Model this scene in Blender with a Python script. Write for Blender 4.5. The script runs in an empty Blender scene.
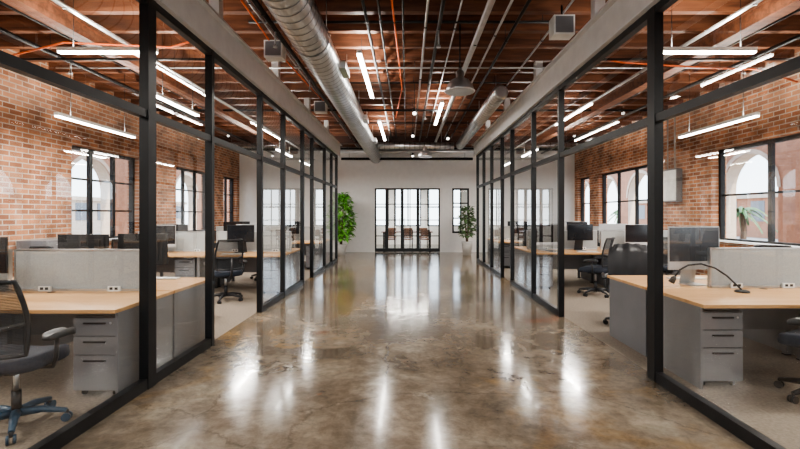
import bpy, math, random
from mathutils import Vector, Matrix
random.seed(7)
SC=bpy.context.scene
# ------------------------------------------------------------ materials
def newmat(name):
    m=bpy.data.materials.new(name); m.use_nodes=True
    nt=m.node_tree; b=nt.nodes['Principled BSDF']
    return m,nt,b
def setin(b,k,v):
    if k in b.inputs: b.inputs[k].default_value=v
def M(name,col,rough=.5,metal=0,var=.12,scale=6,emit=None,es=0,coat=0,bump=0):
    m,nt,b=newmat(name)
    n=nt.nodes.new('ShaderNodeTexNoise'); n.inputs['Scale'].default_value=scale; n.inputs['Detail'].default_value=4
    tc=nt.nodes.new('ShaderNodeTexCoord'); nt.links.new(tc.outputs['Object'],n.inputs['Vector'])
    r=nt.nodes.new('ShaderNodeValToRGB')
    r.color_ramp.elements[0].position=.3; r.color_ramp.elements[1].position=.7
    r.color_ramp.elements[0].color=(*[c*(1-var) for c in col],1)
    r.color_ramp.elements[1].color=(*[min(1,c*(1+var)) for c in col],1)
    nt.links.new(n.outputs['Fac'],r.inputs['Fac']); nt.links.new(r.outputs['Color'],b.inputs['Base Color'])
    b.inputs['Roughness'].default_value=rough; b.inputs['Metallic'].default_value=metal
    setin(b,'Coat Weight',coat)
    if emit: 
        b.inputs['Emission Color'].default_value=(*emit,1); b.inputs['Emission Strength'].default_value=es
    if bump:
        bp=nt.nodes.new('ShaderNodeBump'); bp.inputs['Strength'].default_value=bump
        n2=nt.nodes.new('ShaderNodeTexNoise'); n2.inputs['Scale'].default_value=150
        nt.links.new(tc.outputs['Object'],n2.inputs['Vector']); nt.links.new(n2.outputs['Fac'],bp.inputs['Height']); nt.links.new(bp.outputs['Normal'],b.inputs['Normal'])
    return m
def glassmat(name,tint=(.97,.985,.98),base=.08,rough=0.0,refl=.9):
    m=bpy.data.materials.new(name); m.use_nodes=True; nt=m.node_tree
    for n in list(nt.nodes): nt.nodes.remove(n)
    o=nt.nodes.new('ShaderNodeOutputMaterial'); mx=nt.nodes.new('ShaderNodeMixShader')
    t=nt.nodes.new('ShaderNodeBsdfTransparent'); t.inputs[0].default_value=(*tint,1)
    g=nt.nodes.new('ShaderNodeBsdfGlossy'); g.inputs['Roughness'].default_value=rough; g.inputs['Color'].default_value=(1,1,1,1)
    lw=nt.nodes.new('ShaderNodeLayerWeight'); lw.inputs['Blend'].default_value=.5
    p=nt.nodes.new('ShaderNodeMath'); p.operation='POWER'; p.inputs[1].default_value=4
    q=nt.nodes.new('ShaderNodeMath'); q.operation='MULTIPLY_ADD'; q.inputs[1].default_value=refl; q.inputs[2].default_value=base
    nt.links.new(lw.outputs['Facing'],p.inputs[0]); nt.links.new(p.outputs[0],q.inputs[0]); nt.links.new(q.outputs[0],mx.inputs[0])
    nt.links.new(t.outputs[0],mx.inputs[1]); nt.links.new(g.outputs[0],mx.inputs[2]); nt.links.new(mx.outputs[0],o.inputs[0])
    return m
def brickmat(name,c1,c2,mortar,axis='Y'):
    m,nt,b=newmat(name)
    tc=nt.nodes.new('ShaderNodeTexCoord'); s=nt.nodes.new('ShaderNodeSeparateXYZ'); c=nt.nodes.new('ShaderNodeCombineXYZ')
    nt.links.new(tc.outputs['Object'],s.inputs[0]); nt.links.new(s.outputs[axis],c.inputs[0]); nt.links.new(s.outputs['Z'],c.inputs[1])
    br=nt.nodes.new('ShaderNodeTexBrick'); nt.links.new(c.outputs[0],br.inputs['Vector'])
    br.inputs['Scale'].default_value=1; br.inputs['Brick Width'].default_value=.25; br.inputs['Row Height'].default_value=.088
    br.inputs['Mortar Size'].default_value=.010; br.inputs['Mortar Smooth'].default_value=.2; br.inputs['Bias'].default_value=-.1
    br.inputs['Color1'].default_value=(*c1,1); br.inputs['Color2'].default_value=(*c2,1); br.inputs['Mortar'].default_value=(*mortar,1)
    n=nt.nodes.new('ShaderNodeTexNoise'); n.inputs['Scale'].default_value=2.6; n.inputs['Detail'].default_value=8
    nt.links.new(tc.outputs['Object'],n.inputs['Vector'])
    mr=nt.nodes.new('ShaderNodeMapRange'); mr.inputs['From Min'].default_value=.3; mr.inputs['From Max'].default_value=.7; mr.inputs['To Min'].default_value=.6; mr.inputs['To Max'].default_value=1.35
    nt.links.new(n.outputs['Fac'],mr.inputs['Value'])
    mx=nt.nodes.new('ShaderNodeVectorMath'); mx.operation='SCALE'
    nt.links.new(br.outputs['Color'],mx.inputs[0]); nt.links.new(mr.outputs[0],mx.inputs['Scale']); nt.links.new(mx.outputs[0],b.inputs['Base Color'])
    bp=nt.nodes.new('ShaderNodeBump'); bp.invert=True; bp.inputs['Strength'].default_value=.5; bp.inputs['Distance'].default_value=.01
    nt.links.new(br.outputs['Fac'],bp.inputs['Height']); nt.links.new(bp.outputs[0],b.inputs['Normal'])
    b.inputs['Roughness'].default_value=.85
    return m
def woodmat(name,dark,light,sc,rough=.55):
    m,nt,b=newmat(name)
    tc=nt.nodes.new('ShaderNodeTexCoord'); mp=nt.nodes.new('ShaderNodeMapping'); mp.inputs['Scale'].default_value=sc
    n=nt.nodes.new('ShaderNodeTexNoise'); n.inputs['Scale'].default_value=1; n.inputs['Detail'].default_value=7; n.inputs['Distortion'].default_value=.6
    r=nt.nodes.new('ShaderNodeValToRGB'); r.color_ramp.elements[0].position=.32; r.color_ramp.elements[1].position=.68
    r.color_ramp.elements[0].color=(*dark,1); r.color_ramp.elements[1].color=(*light,1)
    nt.links.new(tc.outputs['Object'],mp.inputs[0]); nt.links.new(mp.outputs[0],n.inputs['Vector']); nt.links.new(n.outputs['Fac'],r.inputs[0]); nt.links.new(r.outputs[0],b.inputs['Base Color'])
    b.inputs['Roughness'].default_value=rough
    return m
def floormat():
    m,nt,b=newmat('polished_concrete')
    L=nt.links.new
    tc=nt.nodes.new('ShaderNodeTexCoord')
    def noise(scale,detail,dist=0,rough=.55,off=0):
        mp=nt.nodes.new('ShaderNodeMapping'); mp.inputs['Location'].default_value=(off,off*.7,off)
        n=nt.nodes.new('ShaderNodeTexNoise'); n.inputs['Scale'].default_value=scale; n.inputs['Detail'].default_value=detail; n.inputs['Distortion'].default_value=dist; n.inputs['Roughness'].default_value=rough
        L(tc.outputs['Object'],mp.inputs[0]); L(mp.outputs[0],n.inputs['Vector']); return n
    a=noise(.95,14,.3,.66)
    r=nt.nodes.new('ShaderNodeValToRGB'); e=r.color_ramp.elements
    e[0].position=.32; e[0].color=(.07,.054,.039,1)
    e[1].position=.70; e[1].color=(.34,.29,.225,1)
    x=e.new(.44); x.color=(.125,.097,.069,1)
    x=e.new(.55); x.color=(.19,.152,.112,1)
    L(a.outputs['Fac'],r.inputs[0])
    c=noise(.5,10,.8,.65,11); r2=nt.nodes.new('ShaderNodeValToRGB'); r2.color_ramp.elements[0].position=.52; r2.color_ramp.elements[1].position=.62
    r2.color_ramp.elements[1].color=(.6,.6,.6,1)
    L(c.outputs['Fac'],r2.inputs[0])
    mx=nt.nodes.new('ShaderNodeMixRGB'); L(r2.outputs[0],mx.inputs[0]); L(r.outputs[0],mx.inputs[1]); mx.inputs[2].default_value=(.27,.165,.062,1)
    d=noise(9,8,.3,.75,5); mr=nt.nodes.new('ShaderNodeMapRange'); mr.inputs['From Min'].default_value=.3; mr.inputs['From Max'].default_value=.7; mr.inputs['To Min'].default_value=.65; mr.inputs['To Max'].default_value=1.3
    L(d.outputs['Fac'],mr.inputs['Value'])
    sc=nt.nodes.new('ShaderNodeVectorMath'); sc.operation='SCALE'; L(mx.outputs[0],sc.inputs[0]); L(mr.outputs[0],sc.inputs['Scale'])
    f=noise(1.7,12,1.2,.72,23); r3=nt.nodes.new('ShaderNodeValToRGB'); r3.color_ramp.elements[0].position=.60; r3.color_ramp.elements[1].position=.68
    r3.color_ramp.elements[1].color=(.4,.4,.4,1); L(f.outputs['Fac'],r3.inputs[0])
    m2=nt.nodes.new('ShaderNodeMixRGB'); L(r3.outputs[0],m2.inputs[0]); L(sc.outputs[0],m2.inputs[1]); m2.inputs[2].default_value=(.42,.37,.30,1)
    g=noise(1.2,9,.6,.7,41); r4=nt.nodes.new('ShaderNodeValToRGB'); r4.color_ramp.elements[0].position=.62; r4.color_ramp.elements[1].position=.67
    r4.color_ramp.elements[1].color=(.8,.8,.8,1); L(g.outputs['Fac'],r4.inputs[0])
    m3=nt.nodes.new('ShaderNodeMixRGB'); L(r4.outputs[0],m3.inputs[0]); L(m2.outputs[0],m3.inputs[1]); m3.inputs[2].default_value=(.22,.075,.025,1)
    v=nt.nodes.new('ShaderNodeTexVoronoi'); v.feature='DISTANCE_TO_EDGE'; v.inputs['Scale'].default_value=.45
    ad=nt.nodes.new('ShaderNodeMixRGB'); ad.blend_type='ADD'; ad.inputs[0].default_value=.35; L(tc.outputs['Object'],ad.inputs[1]); L(f.outputs['Color'],ad.inputs[2]); L(ad.outputs[0],v.inputs['Vector'])
    r5=nt.nodes.new('ShaderNodeValToRGB'); r5.color_ramp.elements[0].color=(.35,.35,.35,1); r5.color_ramp.elements[1].position=.007; L(v.outputs['Distance'],r5.inputs[0])
    m4=nt.nodes.new('ShaderNodeMixRGB'); m4.blend_type='MULTIPLY'; m4.inputs[0].default_value=.5; L(m3.outputs[0],m4.inputs[1]); L(r5.outputs[0],m4.inputs[2])
    L(m4.outputs[0],b.inputs['Base Color'])
    rr=nt.nodes.new('ShaderNodeMapRange'); rr.inputs['From Min'].default_value=.3; rr.inputs['From Max'].default_value=.7; rr.inputs['To Min'].default_value=.09; rr.inputs['To Max'].default_value=.22
    L(d.outputs['Fac'],rr.inputs['Value']); L(rr.outputs[0],b.inputs['Roughness'])
    setin(b,'IOR',1.55); setin(b,'Coat Weight',.12); setin(b,'Coat Roughness',.04)
    bp=nt.nodes.new('ShaderNodeBump'); bp.inputs['Strength'].default_value=.05; bp.inputs['Distance'].default_value=.02
    L(c.outputs['Fac'],bp.inputs['Height']); L(bp.outputs[0],b.inputs['Normal'])
    return m
BLK=M('black_aluminium',(.010,.010,.011),.4,.3)
WHT=M('white_paint',(.80,.79,.77),.6,0,.03)
BEAM=M('painted_steel_beam',(.62,.61,.60),.5,0,.06)
GLS=glassmat('partition_glass'); WGL=glassmat('window_glass',base=.04,refl=.5)
BRK=brickmat('red_brick',(.47,.205,.10),(.21,.078,.038),(.46,.39,.32))
FLR=floormat()
CPT=M('office_carpet',(.20,.165,.13),.95,0,.2,40,bump=.3)
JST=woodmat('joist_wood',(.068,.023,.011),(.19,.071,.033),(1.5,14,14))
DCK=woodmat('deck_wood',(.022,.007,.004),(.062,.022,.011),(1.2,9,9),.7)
MAP=woodmat('maple_laminate',(.50,.27,.11),(.60,.36,.17),(1.2,16,16),.35)
GRY=M('grey_metal',(.18,.18,.19),.42,.2,.04)
FAB=M('divider_fabric',(.35,.37,.375),.9,0,.08,80,bump=.2)
ALU=M('aluminium',(.62,.63,.64),.28,.9,.04)
SLV=M('silver_plastic',(.5,.51,.52),.35,.3,.04)
DUC=M('galvanised_duct',(.64,.65,.66),.30,.9,.16,3)
DUS=M('duct_seam',(.30,.31,.32),.4,.9,.1,3)
PIP=M('steel_pipe',(.5,.5,.5),.35,.6,.1)
BPL=M('black_plastic',(.018,.018,.02),.45)
SCR=M('screen_black',(.012,.013,.016),.12,0,.05)
SEAT=M('seat_fabric_navy',(.020,.027,.042),.85,0,.2,60,bump=.2)
BLUE=M('blue_plastic',(.02,.055,.095),.4)
ORG=M('orange_conduit',(.75,.15,.04),.5)
LED=M('led_diffuser',(.9,.9,.9),.5,emit=(1,.96,.90),es=12)
LEDD=M('spot_lens',(.9,.9,.9),.5,emit=(1,.94,.85),es=3)
LWH=M('light_housing',(.75,.75,.73),.4)
LEAF=M('leaf_green',(.15,.42,.05),.5,0,.45,9)
LEAF2=M('leaf_sage',(.09,.16,.06),.5,0,.35,9)
POT=M('pot_white',(.55,.54,.52),.4); SOIL=M('soil',(.03,.02,.012),.95); BARK=M('bark',(.13,.08,.05),.9)
PAPER=M('paper',(.8,.8,.78),.7); STUC=M('stucco',(.42,.19,.11),.9,0,.15)
STUW=M('stucco_pale',(.62,.47,.36),.9,0,.08)
ASPH=M('pavement',(.30,.28,.26),.9)
WOODD=woodmat('walnut',(.12,.05,.025),(.22,.10,.05),(10,2,10),.45)
def meshmat():
    m=bpy.data.materials.new('chair_mesh'); m.use_nodes=True; nt=m.node_tree
    b=nt.nodes['Principled BSDF']; b.inputs['Base Color'].default_value=(.02,.022,.026,1); b.inputs['Roughness'].default_value=.8
    o=nt.nodes['Material Output']; t=nt.nodes.new('ShaderNodeBsdfTransparent'); mx=nt.nodes.new('ShaderNodeMixShader')
    w=nt.nodes.new('ShaderNodeTexWave'); w.bands_direction='Z'; w.inputs['Scale'].default_value=30
    tc=nt.nodes.new('ShaderNodeTexCoord'); nt.links.new(tc.outputs['Object'],w.inputs['Vector'])
    mr=nt.nodes.new('ShaderNodeMapRange'); mr.inputs['To Min'].default_value=.6; mr.inputs['To Max'].default_value=.92
    nt.links.new(w.outputs['Fac'],mr.inputs['Value']); nt.links.new(mr.outputs[0],mx.inputs[0])
    nt.links.new(t.outputs[0],mx.inputs[1]); nt.links.new(b.outputs[0],mx.inputs[2]); nt.links.new(mx.outputs[0],o.inputs[0]); return m
CMESH=meshmat()
# ------------------------------------------------------------ mesh builder
class B:
    def __init__(s): s.v=[];s.f=[];s.m=[];s.s=[];s.mats=[]
    def mi(s,m):
        if m not in s.mats: s.mats.append(m)
        return s.mats.index(m)
    def face(s,idx,m,sm=False): s.f.append(idx);s.m.append(s.mi(m));s.s.append(sm)
    def box(s,x0,x1,y0,y1,z0,z1,m):
        x0,x1=min(x0,x1),max(x0,x1);y0,y1=min(y0,y1),max(y0,y1);z0,z1=min(z0,z1),max(z0,z1)
        n=len(s.v); s.v+=[(x0,y0,z0),(x1,y0,z0),(x1,y1,z0),(x0,y1,z0),(x0,y0,z1),(x1,y0,z1),(x1,y1,z1),(x0,y1,z1)]
        for q in [(0,3,2,1),(4,5,6,7),(0,1,5,4),(1,2,6,5),(2,3,7,6),(3,0,4,7)]: s.face([n+i for i in q],m)
    def quad(s,ps,m,sm=False):
        n=len(s.v); s.v+=[tuple(p) for p in ps]; s.face(list(range(n,n+len(ps))),m,sm)
    def tube(s,pts,r,m,seg=10,closed=False,cap=True):
        pts=[Vector(p) for p in pts]; rs=r if isinstance(r,(list,tuple)) else [r]*len(pts)
        n0=len(s.v); N=len(pts); up=None
        for i,p in enumerate(pts):
            if closed: t=pts[(i+1)%N]-pts[i-1]
            else: t=pts[min(i+1,N-1)]-pts[max(i-1,0)]
            t.normalize()
            if up is None:
                up=Vector((0,0,1)) if abs(t.z)<.9 else Vector((1,0,0))
            a=t.cross(up)
            if a.length<1e-4: a=t.cross(Vector((0,1,0)))
            a.normalize(); b=a.cross(t).normalized(); up=b
            for k in range(seg):
                an=2*math.pi*k/seg; s.v.append(tuple(p+(a*math.cos(an)+b*math.sin(an))*rs[i]))
        for i in range(N if closed else N-1):
            j=(i+1)%N
            for k in range(seg):
                k2=(k+1)%seg; s.face([n0+i*seg+k,n0+i*seg+k2,n0+j*seg+k2,n0+j*seg+k],m,True)
        if cap and not closed:
            s.face([n0+k for k in range(seg)][::-1],m); s.face([n0+(N-1)*seg+k for k in range(seg)],m)
    def lathe(s,prof,m,c=(0,0,0),seg=20):
        n0=len(s.v)
        for (r,z) in prof:
            for k in range(seg):
                a=2*math.pi*k/seg; s.v.append((c[0]+r*math.cos(a),c[1]+r*math.sin(a),c[2]+z))
        for i in range(len(prof)-1):
            for k in range(seg):
                k2=(k+1)%seg; s.face([n0+i*seg+k,n0+i*seg+k2,n0+(i+1)*seg+k2,n0+(i+1)*seg+k],m,True)
        s.face([n0+k for k in range(seg)][::-1],m); s.face([n0+(len(prof)-1)*seg+k for k in range(seg)],m)
    def cushion(s,cx,cy,cz,a,b,h,m,p=4,seg=28):
        n0=len(s.v); rings=[(.0,-.5),(.9,-.5),(.98,-.3),(1,0),(.98,.3),(.9,.45),(.6,.5),(0,.47)]
        for (q,zz) in rings:
            for k in range(seg):
                t=2*math.pi*k/seg; ct,st=math.cos(t),math.sin(t)
                x=a*q*math.copysign(abs(ct)**(2/p),ct); y=b*q*math.copysign(abs(st)**(2/p),st)
                s.v.append((cx+x,cy+y,cz+zz*h+.03*(x/a)**2*(zz>0)-.02*max(0,y/b)**3))
        for i in range(len(rings)-1):
            for k in range(seg):
                k2=(k+1)%seg; s.face([n0+i*seg+k,n0+i*seg+k2,n0+(i+1)*seg+k2,n0+(i+1)*seg+k],m,True)
    def mesh(s,name):
        me=bpy.data.meshes.new(name); me.from_pydata(s.v,[],s.f)
        for m in s.mats: me.materials.append(m)
        me.polygons.foreach_set('material_index',s.m); me.polygons.foreach_set('use_smooth',s.s); me.update(); return me
def put(me,name,loc=(0,0,0),rz=0,bev=0):
    if isinstance(me,B): me=me.mesh(name)
    o=bpy.data.objects.new(name,me); SC.collection.objects.link(o); o.location=loc; o.rotation_euler=(0,0,rz)
    if bev:
        md=o.modifiers.new('bev','BEVEL'); md.width=bev; md.segments=2; md.limit_method='ANGLE'; md.angle_limit=math.radians(50)
    return o
def rects(u0,u1,z0,z1,holes):
    us=sorted(set([u0,u1]+[h[0] for h in holes]+[h[1] for h in holes])); out=[]
    for a,b in zip(us,us[1:]):
        hs=sorted([(h[2],h[3]) for h in holes if h[0]<=a and h[1]>=b]); z=z0
        for (p,q) in hs:
            if p>z: out.append((a,b,z,p))
            z=q
        if z<z1: out.append((a,b,z,z1))
    return out
# ------------------------------------------------------------ room constants
PX=2.25; WX=6.6; Y0=-3.0; Y1=17.5; ZC=4.42
b=B(); b.box(-PX-.045,PX+.045,Y0,Y1,-.1,0,FLR); b.box(-WX,-PX-.045,Y1-3.3,Y1,-.1,0,FLR); b.box(PX+.045,WX,Y1-3.3,Y1,-.1,0,FLR); b.box(-4.2,4.2,Y1,22.2,-.1,0,FLR)
put(b,'floor')
for n,sx in (('carpet_left',-1),('carpet_right',1)):
    b=B(); b.box(sx*(PX+.045),sx*WX,Y0,Y1-3.3,-.1,.0,CPT); put(b,n)
Lw=[(1.0,3.2),(5.0,7.2),(8.75,10.98),(12.7,14.9),(16.0,17.2)]
Rw=[(.6,4.4),(5.6,9.6),(12.0,15.3),(16.1,17.2)]
WZ0,WZ1=.92,2.88
wn=0
def window(name,x,y0,y1,z0,z1,cols,rows,sx):
    b=B(); t=.07; xa,xb=x-.05,x+.05
    b.box(xa,xb,y0,y0+t,z0,z1,BLK); b.box(xa,xb,y1-t,y1,z0,z1,BLK); b.box(xa,xb,y0+t,y1-t,z0,z0+t,BLK); b.box(xa,xb,y0+t,y1-t,z1-t,z1,BLK)
    for i in range(1,cols):
        y=y0+(y1-y0)*i/cols; b.box(x-.035,x+.035,y-.045,y+.045,z0+t,z1-t,BLK)
    for j in range(1,rows):
        z=z0+(z1-z0)*j/rows
        b.box(x-.025,x+.025,y0+t,y1-t,z-.02,z+.02,BLK)
    b.quad([(x,y0+t,z0+t),(x,y1-t,z0+t),(x,y1-t,z1-t),(x,y0+t,z1-t)],WGL)
    b.box(x-sx*.06,x-sx*.26,y0-.0,y1+.0,z0-.0,z0+.03,WHT)
    return put(b,name)
for sx,ws,nm in ((-1,Lw,'left'),(1,Rw,'right')):
    b=B()
    for (a,c,z,w) in rects(Y0,Y1+.0,0,ZC,[(p,q,WZ0,WZ1) for p,q in ws]):
        b.box(sx*WX,sx*(WX+.3),a,c,z,w,BRK)
    put(b,'wall_'+nm)
    for p,q in ws:
        wn+=1; window('window_%d'%wn,sx*(WX+.18),p,q,WZ0,WZ1,max(1,round((q-p)/(.75 if sx<0 else 1.3))),3 if sx<0 else 2,sx)
    b=B(); b.box(sx*WX,sx*(WX-.02),Y0,Y1,0,.12,BLK); put(b,'baseboard_'+nm)
DX0,DX1,DZ=-1.27,1.3,2.52
b=B()
for (a,c,z,w) in rects(-WX-.3,WX+.3,0,ZC,[(DX0,DX1,-.1,DZ),(1.78,2.45,.75,DZ)]):
    b.box(a,c,Y1,Y1+.2,max(z,0),w,WHT)
put(b,'wall_far')
b=B()
for (a,c,z,w) in rects(-WX-.3,WX+.3,0,ZC,[(-1.6,1.6,.4,2.9)]): b.box(a,c,Y0-.2,Y0,z,w,WHT)
put(b,'wall_back')
def gridframe(name,x0,x1,y,z0,z1,cols,rows,t=.05,fine=.016,kick=0):
    b=B(); b.box(x0,x0+t,y-.04,y+.04,z0,z1,BLK); b.box(x1-t,x1,y-.04,y+.04,z0,z1,BLK)
    b.box(x0+t,x1-t,y-.04,y+.04,z1-t,z1,BLK); b.box(x0+t,x1-t,y-.04,y+.04,z0,z0+max(t,kick),BLK)
    for i in range(1,cols):
        x=x0+(x1-x0)*i/cols; b.box(x-fine,x+fine,y-.02,y+.02,z0+t,z1-t,BLK)
    for j in range(1,rows):
        z=z0+(z1-z0)*j/rows; b.box(x0+t,x1-t,y-.02,y+.02,z-fine,z+fine,BLK)
    b.quad([(x0+t,y,z0+t),(x1-t,y,z0+t),(x1-t,y,z1-t),(x0+t,y,z1-t)],WGL)
    return b
put(gridframe('w',1.78,2.45,Y1+.08,.75,DZ,2,3,.07,.025),'window_10')
put(gridframe('w',-1.6,1.6,Y0-.1,.4,2.9,4,3),'window_11')  # unseen window behind the camera, added for its reflection in the glass
xs=[DX0,-.80,-.19,.43,DX1]
for i in range(4):
    bb=gridframe('d',xs[i],xs[i+1],Y1+.08,0.01,DZ,(1,2,2,2)[i],4,.06,.017,.14)
    if i in(1,2):
        hx=xs[i+1]-.1 if i==1 else xs[i]+.1
        bb.tube([(hx,Y1+.02,.95),(hx,Y1-.03,.98),(hx,Y1-.03,1.3),(hx,Y1+.02,1.33)],.012,ALU)
    put(bb,'door_%d'%(i+1))
b=B()
for (a,c,z,w) in rects(-4.2,4.2,0,3.2,[(-2.6,-.9,.9,2.8),(-.6,.7,.9,2.8),(1.0,2.7,.9,2.8)]): b.box(a,c,22.0,22.2,z,w,WHT)
b.box(-4.3,-4.2,Y1+.2,22.2,0,3.2,WHT); b.box(4.2,4.3,Y1+.2,22.2,0,3.2,WHT)
put(b,'wall_meeting_room')
b=B(); b.box(-4.3,4.3,Y1+.2,22.2,3.2,3.3,WHT); put(b,'ceiling_meeting_room')
for k,(a,c) in enumerate(((-2.6,-.9),(-.6,.7),(1.0,2.7))): put(gridframe('w',a,c,22.08,.9,2.8,2,2,.06,.03),'window_%d'%(12+k))
b=B(); b.box(-1.1,1.1,19.0,20.0,.71,.75,WOODD)
for x in(-1,1):
    for y in(19.1,19.9): b.box(x-.03,x+.03,y-.03,y+.03,.0,.71,BLK)
put(b,'meeting_table',bev=.004)
b=B(); b.cushion(0,0,.45,.22,.22,.05,WOODD)
for x in(-.18,.18):
    b.tube([(x,.18,0),(x,.17,.45)],.014,BLK,6); b.tube([(x,-.2,0),(x,-.18,.45),(x,-.22,.85)],.014,BLK,6)
pts=[(x*.01,-.2-.03*(1-(x/20)**2)) for x in range(-20,21,5)]
for (p,q) in zip(pts,pts[1:]): b.quad([(p[0],p[1],.6),(q[0],q[1],.6),(q[0],q[1]-.01,.86),(p[0],p[1]-.01,.86)],WOODD,True)
wc=b.mesh('wooden_chair')
for x in(-.7,.05,.75): put(wc,'wooden_chair',(x,18.65,0),0); put(wc,'wooden_chair',(x,20.35,0),math.pi)
# ------------------------------------------------------------ ceiling
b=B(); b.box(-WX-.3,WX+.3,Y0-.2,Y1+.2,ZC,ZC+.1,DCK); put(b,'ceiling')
b=B(); y=Y0+.2
while y<Y1-.1:
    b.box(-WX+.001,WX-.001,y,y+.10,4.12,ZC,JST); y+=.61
put(b,'timber_joists')
b=B()
for sx in(-1,1):
    b.box(sx*2.16,sx*2.36,Y0+.01,14.4,3.37,3.72,BEAM)
    b.box(sx*2.10,sx*2.42,Y0+.01,14.4,3.70,3.73,BEAM)
    y=Y0+1
    while y<14:
        b.box(sx*2.2,sx*2.32,y,y+.12,3.73,4.12,BEAM); y+=2.4
put(b,'steel_beam')
for x in(-4.4,4.4):
    b=B(); b.box(x-.1,x+.1,Y0+.01,Y1-.01,3.86,4.12,JST); put(b,'timber_girder')
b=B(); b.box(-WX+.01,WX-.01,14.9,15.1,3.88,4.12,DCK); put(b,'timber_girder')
# ------------------------------------------------------------ ducts, pipes
def duct(pts,r,seam=.16):
    b=B(); b.tube(pts,r,DUC,28)
    for i in range(len(pts)-1):
        a,c=Vector(pts[i]),Vector(pts[i+1]); L=(c-a).length; n=int(L/seam); d=(c-a)/L
        for k in range(n): 
            p=a+d*(k+.5)*seam; b.tube([p-d*.011,p+d*.011],r*1.02,DUS,28,cap=False)
    return b
b=duct([(-1.22,Y0+.02,3.72),(-1.22,Y1-.02,3.72)],.235)
y=-2
while y<17:
    b.tube([(-1.22,y,3.72),(-1.22,y+.06,3.72)],.25,ALU,28,cap=False)
    for dx in(-.2,.2): b.tube([(-1.22+dx,y+.02,3.84),(-1.22+dx,y+.02,4.2)],.006,ALU,5)
    y+=1.9
for y in(6.5,10,13): b.box(-1.0,-.9,y,y+.5,3.64,3.74,DUC)
put(b,'spiral_air_duct')
b=duct([(1.72,8.2,3.74),(1.72,14.4,3.74)],.145)
for y in(8.6,10.6,12.6): 
    b.tube([(1.72,y,3.74),(1.72,y+.04,3.74)],.157,ALU,20,cap=False); b.tube([(1.72,y,3.85),(1.72,y,4.2)],.006,ALU,5)
b.tube([(1.72,8.12,3.74),(1.72,8.2,3.74)],[.10,.147],DUC,24)
put(b,'branch_air_duct')
b=duct([(-.95,14.2,3.68),(1.5,14.2,3.68)],.11)
for x in(-.6,1.1): b.tube([(x,14.2,3.78),(x,14.2,4.2)],.006,ALU,5)
put(b,'branch_air_duct')
def runs(L):
    for (x,z,r,m) in L:
        b=B(); b.tube([(x,Y0+.01,z),(x,Y1-.01,z)],r,m,8)
        y=-1+x*.3
        while y<17: b.box(x-.02,x+.02,y,y+.03,z-r-.006,z-r,BLK); b.tube([(x-.018,y+.015,z-r),(x-.018,y+.015,4.2)],.004,BLK,5); y+=2.3
        put(b,'electrical_conduit' if r<.022 else 'sprinkler_pipe')
runs([(.95,3.90,.045,PIP),(.42,3.96,.026,BLK),(.25,4.03,.018,PIP),(-.35,4.05,.015,BLK),(-.05,4.02,.014,BLK),(-1.75,3.95,.035,BLK),(1.25,4.04,.018,PIP),(1.42,3.98,.022,BLK),(.66,4.06,.012,PIP),(-.52,4.0,.02,BLK),(-5.3,3.9,.035,BLK),(5.3,3.9,.035,BLK),(-3.7,3.75,.025,PIP),(3.7,3.75,.025,PIP),(-2.8,3.95,.02,BLK),(2.8,3.95,.02,BLK),(-4.9,4.05,.016,BLK),(4.9,4.05,.016,BLK),(-1.9,4.05,.016,PIP),(1.98,4.05,.014,PIP)])
b=B()
for (y,z,r,m,x0,x1) in((5.9,4.05,.02,BLK,-2.1,2.1),(7.6,4.0,.015,PIP,-6,6),(10.4,3.93,.026,BLK,-6,6),(12.2,4.0,.02,BLK,-2,2.1),(15.6,3.7,.06,PIP,-2.4,2.6),(16.4,3.9,.06,BLK,-6,6),(16.9,3.6,.05,BLK,-2.5,2.5),(4.2,4.0,.02,PIP,-6,-1.6),(4.6,3.9,.02,BLK,2.4,6.4),(8.7,4.07,.016,BLK,-2,2),(6.6,3.8,.02,BLK,2.5,6.4),(6.6,3.8,.02,BLK,-6.4,-2.5)):
    b.tube([(x0,y,z),(x1,y,z)],r,m,8)
    for x in (x0+.3,(x0+x1)/2+.13,x1-.3): b.tube([(x,y,z),(x,y,4.2)],.005,BLK,5)
for (x,y) in((.42,5.9),(.42,10.4),(-1.75,8),(-1.75,5.9),(5.3,7),(-5.3,7)):
    b.tube([(x,y,3.95),(x,y,3.75)],.012,PIP,6); b.lathe([(.03,-.02),(.03,0),(.01,.03)],PIP,(x,y,3.73),8)
put(b,'overhead_pipes')
for pts in([(2.5,7.0,4.05),(3.2,6.6,3.75),(4.4,6.4,3.6),(5.4,6.9,3.75),(6.5,7.4,3.7)],[(-2.5,6.2,4.05),(-3.2,6.0,3.75),(-4.4,5.7,3.7),(-6.5,6.6,3.7)],[(-2.0,5.0,4.1),(-1.95,6.5,3.95),(-1.9,9,4.0),(-1.8,12,4.11)],[(-3.1,Y0+.1,4.1),(-3.1,Y1-.1,4.1)],[(3.2,Y0+.1,4.1),(3.2,Y1-.1,4.1)],[(-.2,4.8,4.1),(-.15,6.5,4.02),(-.1,9,4.05),(-.3,12,4.11)]):
    b=B(); b.tube(pts,.013,ORG,6); put(b,'orange_conduit')
b=B(); b.box(-.13,.13,-.1,.1,-.12,.12,LWH); b.box(-.11,.11,-.105,-.1,-.1,.1,GRY); b.tube([(0,0,.1),(0,0,.28)],.012,BLK,6)
sp=b.mesh('loudspeaker')
for (x,y,z) in((-1.9,6.4,3.85),(-1.9,9.8,3.85),(1.95,5.6,3.85)): put(sp,'loudspeaker',(x,y,z),0)
b=B(); b.tube([(0,0,0),(0,0,.5)],.008,BLK,6); b.tube([(0,.05,-.02),(0,-.05,-.12)],[.035,.05],BLK,14); b.tube([(0,-.05,-.12),(0,-.053,-.123)],.038,LEDD,14)
b.tube([(0,0,.0),(0,0,-.05)],.012,BLK,6)
tk=b.mesh('track_spotlight')
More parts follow.
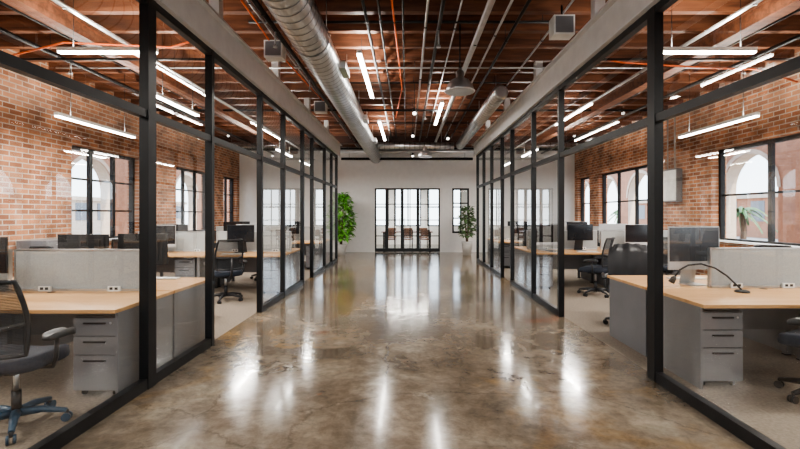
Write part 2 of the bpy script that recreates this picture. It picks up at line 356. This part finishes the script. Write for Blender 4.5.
for (x,y) in((.15,9.0),(.15,11.6),(.2,15.6),(1.1,12.0)): put(tk,'track_spotlight',(x,y,3.65))
# ------------------------------------------------------------ lamps
def linlight(x,y,z,L,alongY=True,w=.07,E=70,U=40,top=4.15):
    b=B(); h=L/2
    if alongY:
        b.box(-w/2,w/2,-h,h,0,.045,LWH); b.box(-w/2+.004,w/2-.004,-h+.01,h-.01,-.02,0,LED)
        cab=[(0,-h*.7),(0,h*.7)]
    else:
        b.box(-h,h,-w/2,w/2,0,.045,LWH); b.box(-h+.01,h-.01,-w/2+.004,w/2-.004,-.02,0,LED)
        cab=[(-h*.7,0),(h*.7,0)]
    for c in cab: b.tube([(c[0],c[1],.045),(c[0],c[1],top-z)],.004,BLK,5)
    o=put(b,'linear_pendant_light',(x,y,z))
    for nm,e,dz,rx in(('led_strip',E,-.03,0),('ceiling_fill_light',U,.06,math.pi)):  # the upward lamp is an added fill that brightens the ceiling, not a fixture part
        if e<=0: continue
        l=bpy.data.lights.new(nm,'AREA'); l.shape='RECTANGLE'; l.size=w if alongY else L; l.size_y=L if alongY else w
        l.energy=e; l.color=(1,.95,.87)
        lo=bpy.data.objects.new(nm,l); SC.collection.objects.link(lo); lo.parent=o; lo.location=(0,0,dz); lo.rotation_euler=(rx,0,0)
for (y,L) in((7.5,2.4),(12.3,2.8),(2.2,2.4),(-1.2,2.4)): linlight(-.68,y,3.78,L,E=16,U=40)
linlight(.72,10.2,3.78,2.2,E=12,U=36)
for sx in(-1,1):
    linlight(sx*3.5,5.2,3.4,1.15,False,E=50,U=34)
    linlight(sx*5.25,7.6,2.98,1.9,E=65,U=44)
    if sx<0: linlight(sx*3.6,7.0,3.2,1.3,E=30,U=34)
    linlight(sx*3.0,10.9,3.0,1.3,E=18,U=26)
    linlight(sx*4.6,12.6,3.2,1.6,E=60,U=34)
    linlight(sx*3.2,14.0,3.1,1.3,E=30,U=26)
    linlight(sx*5.4,3.0,3.3,1.6,E=80,U=38)
    linlight(sx*4.0,.2,3.3,1.6,False,E=50,U=34)
linlight(0,20,2.9,1.8,False,E=80,U=0,top=3.2)
b=B()
b.lathe([(.195,0),(.19,.02),(.17,.09),(.12,.15),(.065,.18),(.055,.19),(.055,.27),(.03,.29),(.012,.31)],ALU,(0,0,0),28)
b.lathe([(.17,0.002),(.17,.004)],LED,(0,0,-.006),24); b.lathe([(.192,-.014),(.205,-.004),(.205,.008)],DUC,(0,0,0),28)
b.tube([(0,0,.27),(0,0,.96)],.011,BLK,6)
dm=b.mesh('dome_pendant_lamp')
for (x,y,z) in((.72,6.05,3.17),(.5,12.4,3.1)): put(dm,'dome_pendant_lamp',(x,y,z))
# ------------------------------------------------------------ glass partitions
HZ=3.37; MZ=2.36
def partition(sx,posts,opens,big):
    b=B(); X=sx*PX; w=.035
    for y in posts:
        d=.06 if y in big else .032
        b.box(X-w-.005,X+w+.005,y-d,y+d,.0,HZ,BLK)
    ya,yb=posts[0],posts[-1]
    b.box(X-w,X+w,ya,yb,HZ-.07,HZ,BLK); b.box(X-w+.004,X+w-.004,ya,yb,MZ-.035,MZ+.035,BLK)
    for p,q in zip(posts,posts[1:]):
        b.quad([(X,p,MZ+.035),(X,q,MZ+.035),(X,q,HZ-.07),(X,p,HZ-.07)],GLS)
        if (p,q) in opens: continue
        b.box(X-w+.004,X+w-.004,p,q,.0,.09,BLK)
        b.quad([(X,p,.09),(X,q,.09),(X,q,MZ-.035),(X,p,MZ-.035)],GLS)
    return b
PL=[-2.95,-1.0,1.4,3.86,5.07,6.8,8.06,9.55,10.5,12.1,13.2,14.15]
PR=[-2.95,-1.0,1.5,4.03,6.5,7.9,9.5,10.5,11.8,13.0,14.15]
put(partition(-1,PL,[(5.07,6.8),(9.55,10.5)],(3.86,)),'glass_partition')
put(partition(1,PR,[(4.03,6.5),(9.5,10.5)],(4.03,)),'glass_partition')
# ------------------------------------------------------------ furniture meshes
DW,DD=1.6,.9
def deskmesh(ps):
    b=B(); b.box(-DW/2+.002,DW/2-.002,-DD/2,DD/2-.005,.705,.735,MAP)
    x=-ps*(DW/2-.05)
    b.box(x-.025,x+.025,-DD/2+.06,-DD/2+.11,0.012,.705,GRY); b.box(x-.025,x+.025,DD/2-.11,DD/2-.06,.012,.705,GRY)
    b.box(x-.025,x+.025,-DD/2+.11,DD/2-.11,.66,.705,GRY); b.box(x-.03,x+.03,-DD/2+.055,-DD/2+.115,0.00,.012,BLK); b.box(x-.03,x+.03,DD/2-.115,DD/2-.055,0.00,.012,BLK)
    xp=ps*(DW/2-.022); b.box(xp-.012,xp+.012,-DD/2+.05,DD/2-.012,.0,.705,GRY)
    b.box(-DW/2+.09,DW/2-.09,DD/2-.1,DD/2-.08,.32,.7,GRY)
    b.box(-DW/2+.075,DW/2-.075,-DD/2+.1,-DD/2+.13,.675,.705,GRY)
    b.lathe([(.035,0),(.035,.004)],BLK,(.35*-ps,DD/2-.1,.734),14)
    return b.mesh('office_desk')
deskA=deskmesh(-1); deskB=deskmesh(1)
def pedestal():
    b=B(); w,d=.36,.56
    b.box(-w/2,w/2,-d/2+.02,d/2,.05,.66,GRY)
    z=.06
    for h in(.15,.15,.285):
        b.box(-w/2+.004,w/2-.004,-d/2,-d/2+.018,.66-z+.055-h-.0,.66-z+.05,GRY)
        zz=.66-z+.03
        b.box(-.09,.09,-d/2-.012,-d/2,zz-.028,zz-.014,BLK)
        z+=h+.004
    b.tube([(.13,-d/2-.004,.61),(.13,-d/2,.61)],.01,ALU,10)
    b.box(-w/2+.006,w/2-.006,-d/2+.017,-d/2+.02,.055,.655,BLK)
    for x in(-w/2+.05,w/2-.05):
        for y in(-d/2+.07,d/2-.06): b.tube([(x-.012,y,.026),(x+.012,y,.026)],.026,BLK,12)
    return b.mesh('drawer_pedestal')
ped=pedestal()
def chairmesh(jacket=False,star=BPL):
    b=B()
    for k in range(5):
        a=2*math.pi*k/5+.3; c,s_=math.cos(a),math.sin(a)
        b.tube([(0,0,.10),(c*.15,s_*.15,.105),(c*.30,s_*.30,.075)],[.034,.026,.017],star,8)
        cx,cy=c*.30,s_*.30
        b.tube([(cx,cy,.08),(cx,cy,.045)],.012,BPL,6)
        for o in(-.018,.018): b.tube([(cx-s_*(o-.008),cy+c*(o-.008),.03),(cx-s_*(o+.008),cy+c*(o+.008),.03)],.03,star,12)
    b.tube([(0,0,.08),(0,0,.26)],.03,BPL,12); b.tube([(0,0,.26),(0,0,.43)],.018,ALU,12)
    b.box(-.09,.09,-.12,.12,.40,.44,BPL)
    b.cushion(0,.02,.475,.25,.24,.085,SEAT)
    nx,nz=12,12; n0=len(b.v); W=.24
    def bp(u,v):
        z=.56+.50*v; wd=W*(1-.18*v**3-.12*(1-v)**2); x=u*wd
        y=-.25+.09*(abs(u)**2)*.8 -.05*math.sin(v*math.pi*.5)*1.2+.035*math.sin(v*math.pi*1.1)
        return (x,y,z)
    for j in range(nz+1):
        for i in range(nx+1): b.v.append(bp(-1+2*i/nx,j/nz))
    for j in range(nz):
        for i in range(nx):
            a=n0+j*(nx+1)+i; b.face([a,a+1,a+nx+2,a+nx+1],CMESH,True)
    loop=[bp(-1+2*i/nx,0) for i in range(nx)]+[bp(1,j/nz) for j in range(nz)]+[bp(1-2*i/nx,1) for i in range(nx)]+[bp(-1,1-j/nz) for j in range(nz)]
    b.tube(loop,.016,BPL,8,closed=True)
    b.tube([bp(-1,.42),(-.12,bp(-.5,.42)[1]-.015,.75),(.12,bp(.5,.42)[1]-.015,.75),bp(1,.42)],.013,BPL,8)
    b.tube([(0,-.1,.42),(0,-.25,.42),(0,-.31,.5),(0,-.315,.75)],[.026,.026,.022,.016],BPL,8)
    for sx in(-1,1):
        b.tube([(sx*.1,-.02,.425),(sx*.27,-.02,.43),(sx*.30,-.03,.50),(sx*.30,-.02,.64)],.015,BPL,8)
        b.cushion(sx*.30,.0,.65,.042,.13,.03,BPL,4,16)
    if jacket:
        n0=len(b.v); nu=14
        prof=[(-.16,.5),(-.17,.75),(-.2,.97),(-.26,1.09),(-.34,1.0),(-.37,.8),(-.36,.55),(-.37,.38)]
        for j,(y,z) in enumerate(prof):
            for i in range(nu+1):
                u=-1+2*i/nu; wd=.26+.02*math.sin(j)
                b.v.append((u*wd,y+.015*math.sin(u*9+j)+.04*u*u,z-.07*abs(u)**3+.01*math.sin(u*13)))
        for j in range(len(prof)-1):
            for i in range(nu):
                a=n0+j*(nu+1)+i; b.face([a,a+1,a+nu+2,a+nu+1],BPL,True)
    return b.mesh('office_chair')
chair=chairmesh(); chairj=chairmesh(True); chairb=chairmesh(False,BLUE)
def monmesh(front=SCR,body=ALU,chin=.05,W=.62,H=.38,z0=.17):
    b=B()
    lo=z0-chin
    b.box(-W/2,W/2,-.006,.008,lo,z0+H,body)
    b.box(-W/2+.010,W/2-.010,-.009,-.006,z0+.004,z0+H-.010,front)
    for i in range(3):
        k=1-.16*(i+1); b.box(-W/2*k,W/2*k,.008+.008*i,.016+.008*i,z0+H/2-(H/2+.02)*k,z0+H/2+(H/2)*k,body)
    def q(y0,y1,za,zb,wa,wb):
        t=.008
        P=[(-wa,y0,za),(wa,y0,za),(wb,y1,zb),(-wb,y1,zb)]; Q=[(p[0],p[1]+t,p[2]) for p in P]
        b.quad(P,body); b.quad(Q,body)
        for i in range(4): b.quad([P[i],P[(i+1)%4],Q[(i+1)%4],Q[i]],body)
    q(.028,.10,z0+.14,.006,.08,.09)
    b.box(-.1,.1,-.09,.11,0,.008,body)
    return b.mesh('computer_monitor')
mon=monmesh(body=SLV); monb=monmesh(SCR,BPL,0,.54,.34,.21)
SG=M('screen_grey',(.05,.055,.064),.15,0,.05)
monbig=monmesh(SG,SLV,.085,.60,.38,.25)
b=B(); b.box(-.21,.21,-.06,.06,0,.012,ALU)
for r in range(4):
    for c in range(13): b.box(-.2+c*.031,-.2+c*.031+.026,-.05+r*.026,-.05+r*.026+.021,.012,.017,PAPER)
kb=b.mesh('computer_keyboard')
def divider(L,name='desk_divider_screen'):
    b=B(); b.box(-L/2,L/2,-.018,.018,.02,.40,FAB); b.box(-L/2-.012,L/2+.012,-.022,.022,.40,.415,ALU)
    for x in(-L/2-.006,L/2+.006): b.box(x-.006,x+.006,-.022,.022,.0,.40,ALU)
    b.box(-L/2,L/2,-.03,.03,0,.02,ALU)
    for x in(-L*.25,L*.3): b.box(x-.06,x+.06,-.05,-.03,.00,.05,PAPER); b.box(x-.04,x-.01,-.052,-.05,.015,.04,BPL); b.box(x+.01,x+.04,-.052,-.05,.015,.04,BPL)
    return b.mesh(name)
div16=divider(1.5); div13=divider(1.25); div11=divider(.98)
b=B(); b.box(-.11,.11,-.15,.15,0,.004,PAPER); b.box(-.1,.11,-.14,.15,.004,.012,BLUE); ppr=b.mesh('notebook')
TZ=.735
def cluster(sx,yf,first,x0,ndesk=2):
    for i in range(ndesk):
        cx=sx*(x0+DW/2+i*DW)
        put(deskA if sx>0 else deskB,'office_desk',(cx,yf+DD/2,0),0,.003)
        put(deskB if sx>0 else deskA,'office_desk',(cx,yf+DD*1.5+.01,0),math.pi,.003)
        if first and i==0 and sx>0: put(div11,'desk_divider_screen',(cx+.36,yf+DD+.0,TZ),0)
        elif first and i==0: put(div13,'desk_divider_screen',(cx-.15,yf+DD+.0,TZ),0)
        else: put(div16,'desk_divider_screen',(cx+(.06 if sx>0 else 0),yf+DD+.0,TZ),0)
        px=sx*(x0+.04+.18+i*DW)
        put(ped,'drawer_pedestal',(px,yf+.36,0),0,.003); put(ped,'drawer_pedestal',(px,yf+DD*2-.35,0),math.pi,.003)
for yf in(3.75,8.75,12.2): cluster(1,yf,yf<4,2.50)
for yf in(3.55,8.2,11.9): cluster(-1,yf,yf<4,2.33)
def ws(x,y,face,m=mon,ch=chair,cx=None,cy=None,cr=None,rz=0):
    r=0 if face>0 else math.pi
    put(m,'computer_monitor',(x,y+face*.62,TZ),r+rz); 
    put(kb,'computer_keyboard',(x,y+face*.27,TZ),r)
    if ch: put(ch,'office_chair',(cx if cx is not None else x,(y-face*.28) if cy is None else cy,.0),(r+(random.uniform(-.4,.4) if cr is None else cr)))
ws(-4.02,3.55,1,monb,chairb,-2.76,3.14,.02)
ws(-5.1,3.55,1,mon,chair)
ws(-3.45,5.36,-1,monb,None); ws(-4.9,5.36,-1,monb,chair); ws(-2.9,5.5,-1,monb,None)
ws(-3.3,8.2,1,monb,chair,-3.15,7.72,.7); ws(-4.9,8.2,1,mon,chair); ws(-3.3,10.01,-1,mon,chair); ws(-4.9,10.01,-1,monb,chair)
ws(-3.3,11.9,1,monb,chair); ws(-4.9,11.9,1,monb,chair); ws(-3.3,13.71,-1,monb,None); ws(-4.9,13.71,-1,monb,None)
put(monbig,'computer_monitor',(3.11,4.82,TZ),.12)
ws(4.9,3.75,1,mon,chair); put(chair,'office_chair',(3.36,3.58,.0),.5)
put(kb,'computer_keyboard',(3.3,5.25,TZ),math.pi)
put(chairj,'office_chair',(3.0,6.0,.0),math.pi-.5)
ws(4.9,5.56,-1,mon,chair); 
ws(3.65,8.75,1,monb,chair,3.5,8.25,.9); ws(4.9,8.75,1,mon,chair); ws(3.1,10.56,-1,monb,chair); ws(4.6,10.56,-1,mon,chair)
put(mon,'computer_monitor',(2.9,9.35,TZ),.2)
ws(3.3,12.2,1,monb,chair); ws(4.9,12.2,1,mon,chair); ws(3.3,14.01,-1,monb,None); ws(4.9,14.01,-1,mon,None)
# gooseneck desk lamp on the right desk
b=B(); b.lathe([(.065,0),(.065,.012),(.05,.022),(.02,.026)],BPL,(0,0,0),20)
ctl=[(0,.02),(-.05,.07),(-.14,.16),(-.25,.235),(-.38,.275),(-.50,.26),(-.58,.21),(-.62,.15)]
b.tube([(x,0,z) for x,z in ctl],.009,BPL,8)
b.tube([(-.62,0,.15),(-.635,0,.13),(-.66,0,.085)],[.012,.026,.03],BPL,12)
put(b,'gooseneck_desk_lamp',(3.28,4.35,TZ),-.1)
put(ppr,'notebook',(3.0,9.1,TZ),.3)
b=B(); b.lathe([(.11,0),(.14,.3),(.145,.31),(.135,.3),(.105,.01)],BPL,(0,0,0),20); bn=b.mesh('waste_bin')
put(bn,'waste_bin',(-2.9,6.3,.0)); put(bn,'waste_bin',(4.0,7.4,.0))
b=B(); b.box(-.25,.25,-.5,.5,.02,1.05,GRY)
for k in(0,1,2): b.box(.25,.262,-.49,-.005,.04+k*.335,.36+k*.335,GRY); b.box(.25,.262,.005,.49,.04+k*.335,.36+k*.335,GRY); b.box(.262,.275,-.3,-.2,.3+k*.335,.31+k*.335,ALU); b.box(.262,.275,.2,.3,.3+k*.335,.31+k*.335,ALU)
b.box(-.24,.24,-.49,.49,.0,.02,BLK)
cab=b.mesh('filing_cabinet')
put(cab,'filing_cabinet',(-6.3,7.95,0),0,.003); put(cab,'filing_cabinet',(6.3,10.6,0),math.pi,.003)
b=B(); b.box(WX-.14,WX-.001,10.65,11.35,1.8,2.6,GRY); b.box(WX-.15,WX-.14,10.68,11.32,1.83,2.57,LWH); b.box(WX-.165,WX-.15,11.2,11.24,2.1,2.25,BLK)
b.tube([(WX-.06,10.85,2.6),(WX-.06,10.85,4.1)],.018,PIP,8); b.tube([(WX-.06,11.15,2.6),(WX-.06,11.15,4.1)],.018,PIP,8)
put(b,'electrical_panel')
# ------------------------------------------------------------ plants
def plant(name,loc,h,rad,n,lm,ls,pot_r=.2,pot_h=.4,z0=.55):
    b=B(); b.lathe([(pot_r*.75,0),(pot_r,pot_h*.9),(pot_r*1.04,pot_h),(pot_r*.92,pot_h),(pot_r*.9,pot_h-.04)],POT,(0,0,0),24)
    b.lathe([(pot_r*.9,0),(.01,.01)],SOIL,(0,0,pot_h-.05),16)
    for k in range(6):
        a=k*1.05; r=rad*.5; p=[(0.03*math.cos(a),.03*math.sin(a),pot_h-.05),(r*.4*math.cos(a),r*.4*math.sin(a),h*.5),(r*math.cos(a),r*math.sin(a),h*.92)]
        b.tube(p,[.016,.012,.005],BARK,6)
    for i in range(n):
        t=random.random(); z=z0+(h-z0)*t; rr=rad*(.55+.45*math.sin(math.pi*min(1,t*.9+.12)))*math.sqrt(random.random())
        a=random.uniform(0,6.283); c=Vector((rr*math.cos(a),rr*math.sin(a),z))
        d=Vector((math.cos(a+random.uniform(-.8,.8)),math.sin(a+random.uniform(-.8,.8)),random.uniform(-.5,.7))).normalized()
        sd=d.cross(Vector((0,0,1))).normalized(); up=sd.cross(d); L=ls*random.uniform(.7,1.2); W=L*.3
        n0=len(b.v)
        b.v+=[tuple(c),tuple(c+d*L*.45+sd*W+up*.02),tuple(c+d*L-up*L*.25),tuple(c+d*L*.45-sd*W+up*.02),tuple(c+d*L*.5-up*.015)]
        b.face([n0,n0+1,n0+4],lm,True);b.face([n0+1,n0+2,n0+4],lm,True);b.face([n0+2,n0+3,n0+4],lm,True);b.face([n0+3,n0,n0+4],lm,True)
    put(b,name,loc)
plant('potted_tree',(-2.42,16.3,0),2.25,.42,800,LEAF,.22)
plant('potted_plant',(2.2,16.3,0),1.75,.26,300,LEAF2,.18,.2,.5,.7)
# ------------------------------------------------------------ outside
b=B(); b.box(-60,-WX-.3,-20,60,-.3,-.12,ASPH); b.box(WX+.3,60,-20,60,-.3,-.12,ASPH); b.box(-WX-.3,WX+.3,22.3,60,-.3,-.12,ASPH); put(b,'pavement_outside')
def arcade(sx,X,y0,n,pitch=2.9,w=2.0,spring=2.2,top=4.6):
    b=B(); r=w/2; m=STUC
    for k in range(n):
        yc=y0+k*pitch; ya,yb=yc-pitch/2,yc+pitch/2
        for (xx) in (X,X+.4*sx):
            b.quad([(xx,ya,-.12),(xx,yc-r,-.12),(xx,yc-r,top),(xx,ya,top)],m); b.quad([(xx,yc+r,-.12),(xx,yb,-.12),(xx,yb,top),(xx,yc+r,top)],m)
            N=14
            for i in range(N):
                a0=math.pi*i/N;a1=math.pi*(i+1)/N
                p=(yc-r*math.cos(a0),spring+r*math.sin(a0)); q=(yc-r*math.cos(a1),spring+r*math.sin(a1))
                b.quad([(xx,p[0],p[1]),(xx,q[0],q[1]),(xx,q[0],top),(xx,p[0],top)],m)
                if xx==X:
                    b.quad([(X,p[0],p[1]),(X,q[0],q[1]),(X+.4*sx,q[0],q[1]),(X+.4*sx,p[0],p[1])],STUW)
                    s=1.12; P=(yc-r*s*math.cos(a0),spring+r*s*math.sin(a0)); Q=(yc-r*s*math.cos(a1),spring+r*s*math.sin(a1)); xo=X-.03*sx
                    b.quad([(xo,p[0],p[1]),(xo,q[0],q[1]),(xo,Q[0],Q[1]),(xo,P[0],P[1])],STUW)
        for yy in(yc-r,yc+r): b.quad([(X,yy,-.12),(X+.4*sx,yy,-.12),(X+.4*sx,yy,spring),(X,yy,spring)],STUW)
    b.box(X,X+.4*sx,y0-pitch/2,y0+(n-.5)*pitch,top,top+.2,STUW)
    put(b,'arcade')
arcade(1,9.6,-2,10); arcade(-1,-9.6,-1,10)
def bld(x0,x1,y0,y1,h,m):
    b=B(); b.box(x0,x1,y0,y1,-.12,h,m); b.box(x0-.2,x1+.2,y0-.2,y1+.2,h,h+.3,STUW)
    for i in range(int((y1-y0)//2.5)):
        yy=y0+.8+i*2.5
        for X in(x0-.02,x1+.02): b.box(X-.01,X+.01,yy,yy+1.2,1,2.4,GRY)
    put(b,'distant_building')
bld(24,34,14,50,2.6,STUC); bld(-36,-26,14,52,2.6,STUW)
b=B(); b.tube([(0,0,-.12),(.1,0,.8),(.05,0,1.6)],[.14,.11,.1],BARK,10)
for k in range(22):
    a=k*2.4; el=random.uniform(-.1,.9); L=random.uniform(.9,1.25); P=[]
    for i in range(7):
        t=i/6; P.append(Vector((math.cos(a)*L*t*math.cos(el),math.sin(a)*L*t*math.cos(el),1.6+L*math.sin(el)*t-.75*t*t*L)))
    side=Vector((-math.sin(a),math.cos(a),0))
    for p,q,t in zip(P,P[1:],range(6)):
        for s2 in(-1,1): b.quad([p,p+side*s2*.16*(1-t/7)-Vector((0,0,.05)),q+side*s2*.12*(1-t/7)-Vector((0,0,.05)),q],LEAF2)
pm=b.mesh('palm_tree')
put(pm,'palm_tree',(14,18.6,0)); put(pm,'palm_tree',(-15,24,0),1); put(pm,'palm_tree',(15,31,0),2)
# ------------------------------------------------------------ world, sun, camera
w=bpy.data.worlds.new('World'); SC.world=w; w.use_nodes=True; nt=w.node_tree; bg=nt.nodes['Background']
tc=nt.nodes.new('ShaderNodeTexCoord'); s=nt.nodes.new('ShaderNodeSeparateXYZ'); r=nt.nodes.new('ShaderNodeValToRGB')
r.color_ramp.elements[0].position=0; r.color_ramp.elements[0].color=(.88,.94,1,1); r.color_ramp.elements[1].position=.4; r.color_ramp.elements[1].color=(.5,.71,1,1)
nt.links.new(tc.outputs['Generated'],s.inputs[0]); nt.links.new(s.outputs['Z'],r.inputs[0]); nt.links.new(r.outputs[0],bg.inputs['Color']); bg.inputs['Strength'].default_value=2.8
sl=bpy.data.lights.new('sun','SUN'); sl.energy=5; sl.angle=.02; sl.color=(1,.9,.75)
so=bpy.data.objects.new('sun',sl); SC.collection.objects.link(so); so.rotation_euler=(math.radians(35),math.radians(10),0)
for sx,wsn in((-1,Lw),(1,Rw)):
    for p,q in wsn:
        l=bpy.data.lights.new('window_portal','AREA'); l.shape='RECTANGLE'; l.size=WZ1-WZ0; l.size_y=q-p; l.cycles.is_portal=True
        o=bpy.data.objects.new('window_portal',l); SC.collection.objects.link(o); o.location=(sx*(WX+.31),(p+q)/2,(WZ0+WZ1)/2); o.rotation_euler=(0,sx*math.pi/2,0)
cam=bpy.data.cameras.new('camera'); cam.lens=20; cam.sensor_width=36; cam.shift_x=-.00875; cam.shift_y=-.013
co=bpy.data.objects.new('camera',cam); SC.collection.objects.link(co); co.location=(0,0,1.5); co.rotation_euler=(math.pi/2,0,0); SC.camera=co
SC.view_settings.view_transform='AgX'; SC.view_settings.look='AgX - Medium High Contrast'; SC.view_settings.exposure=.95
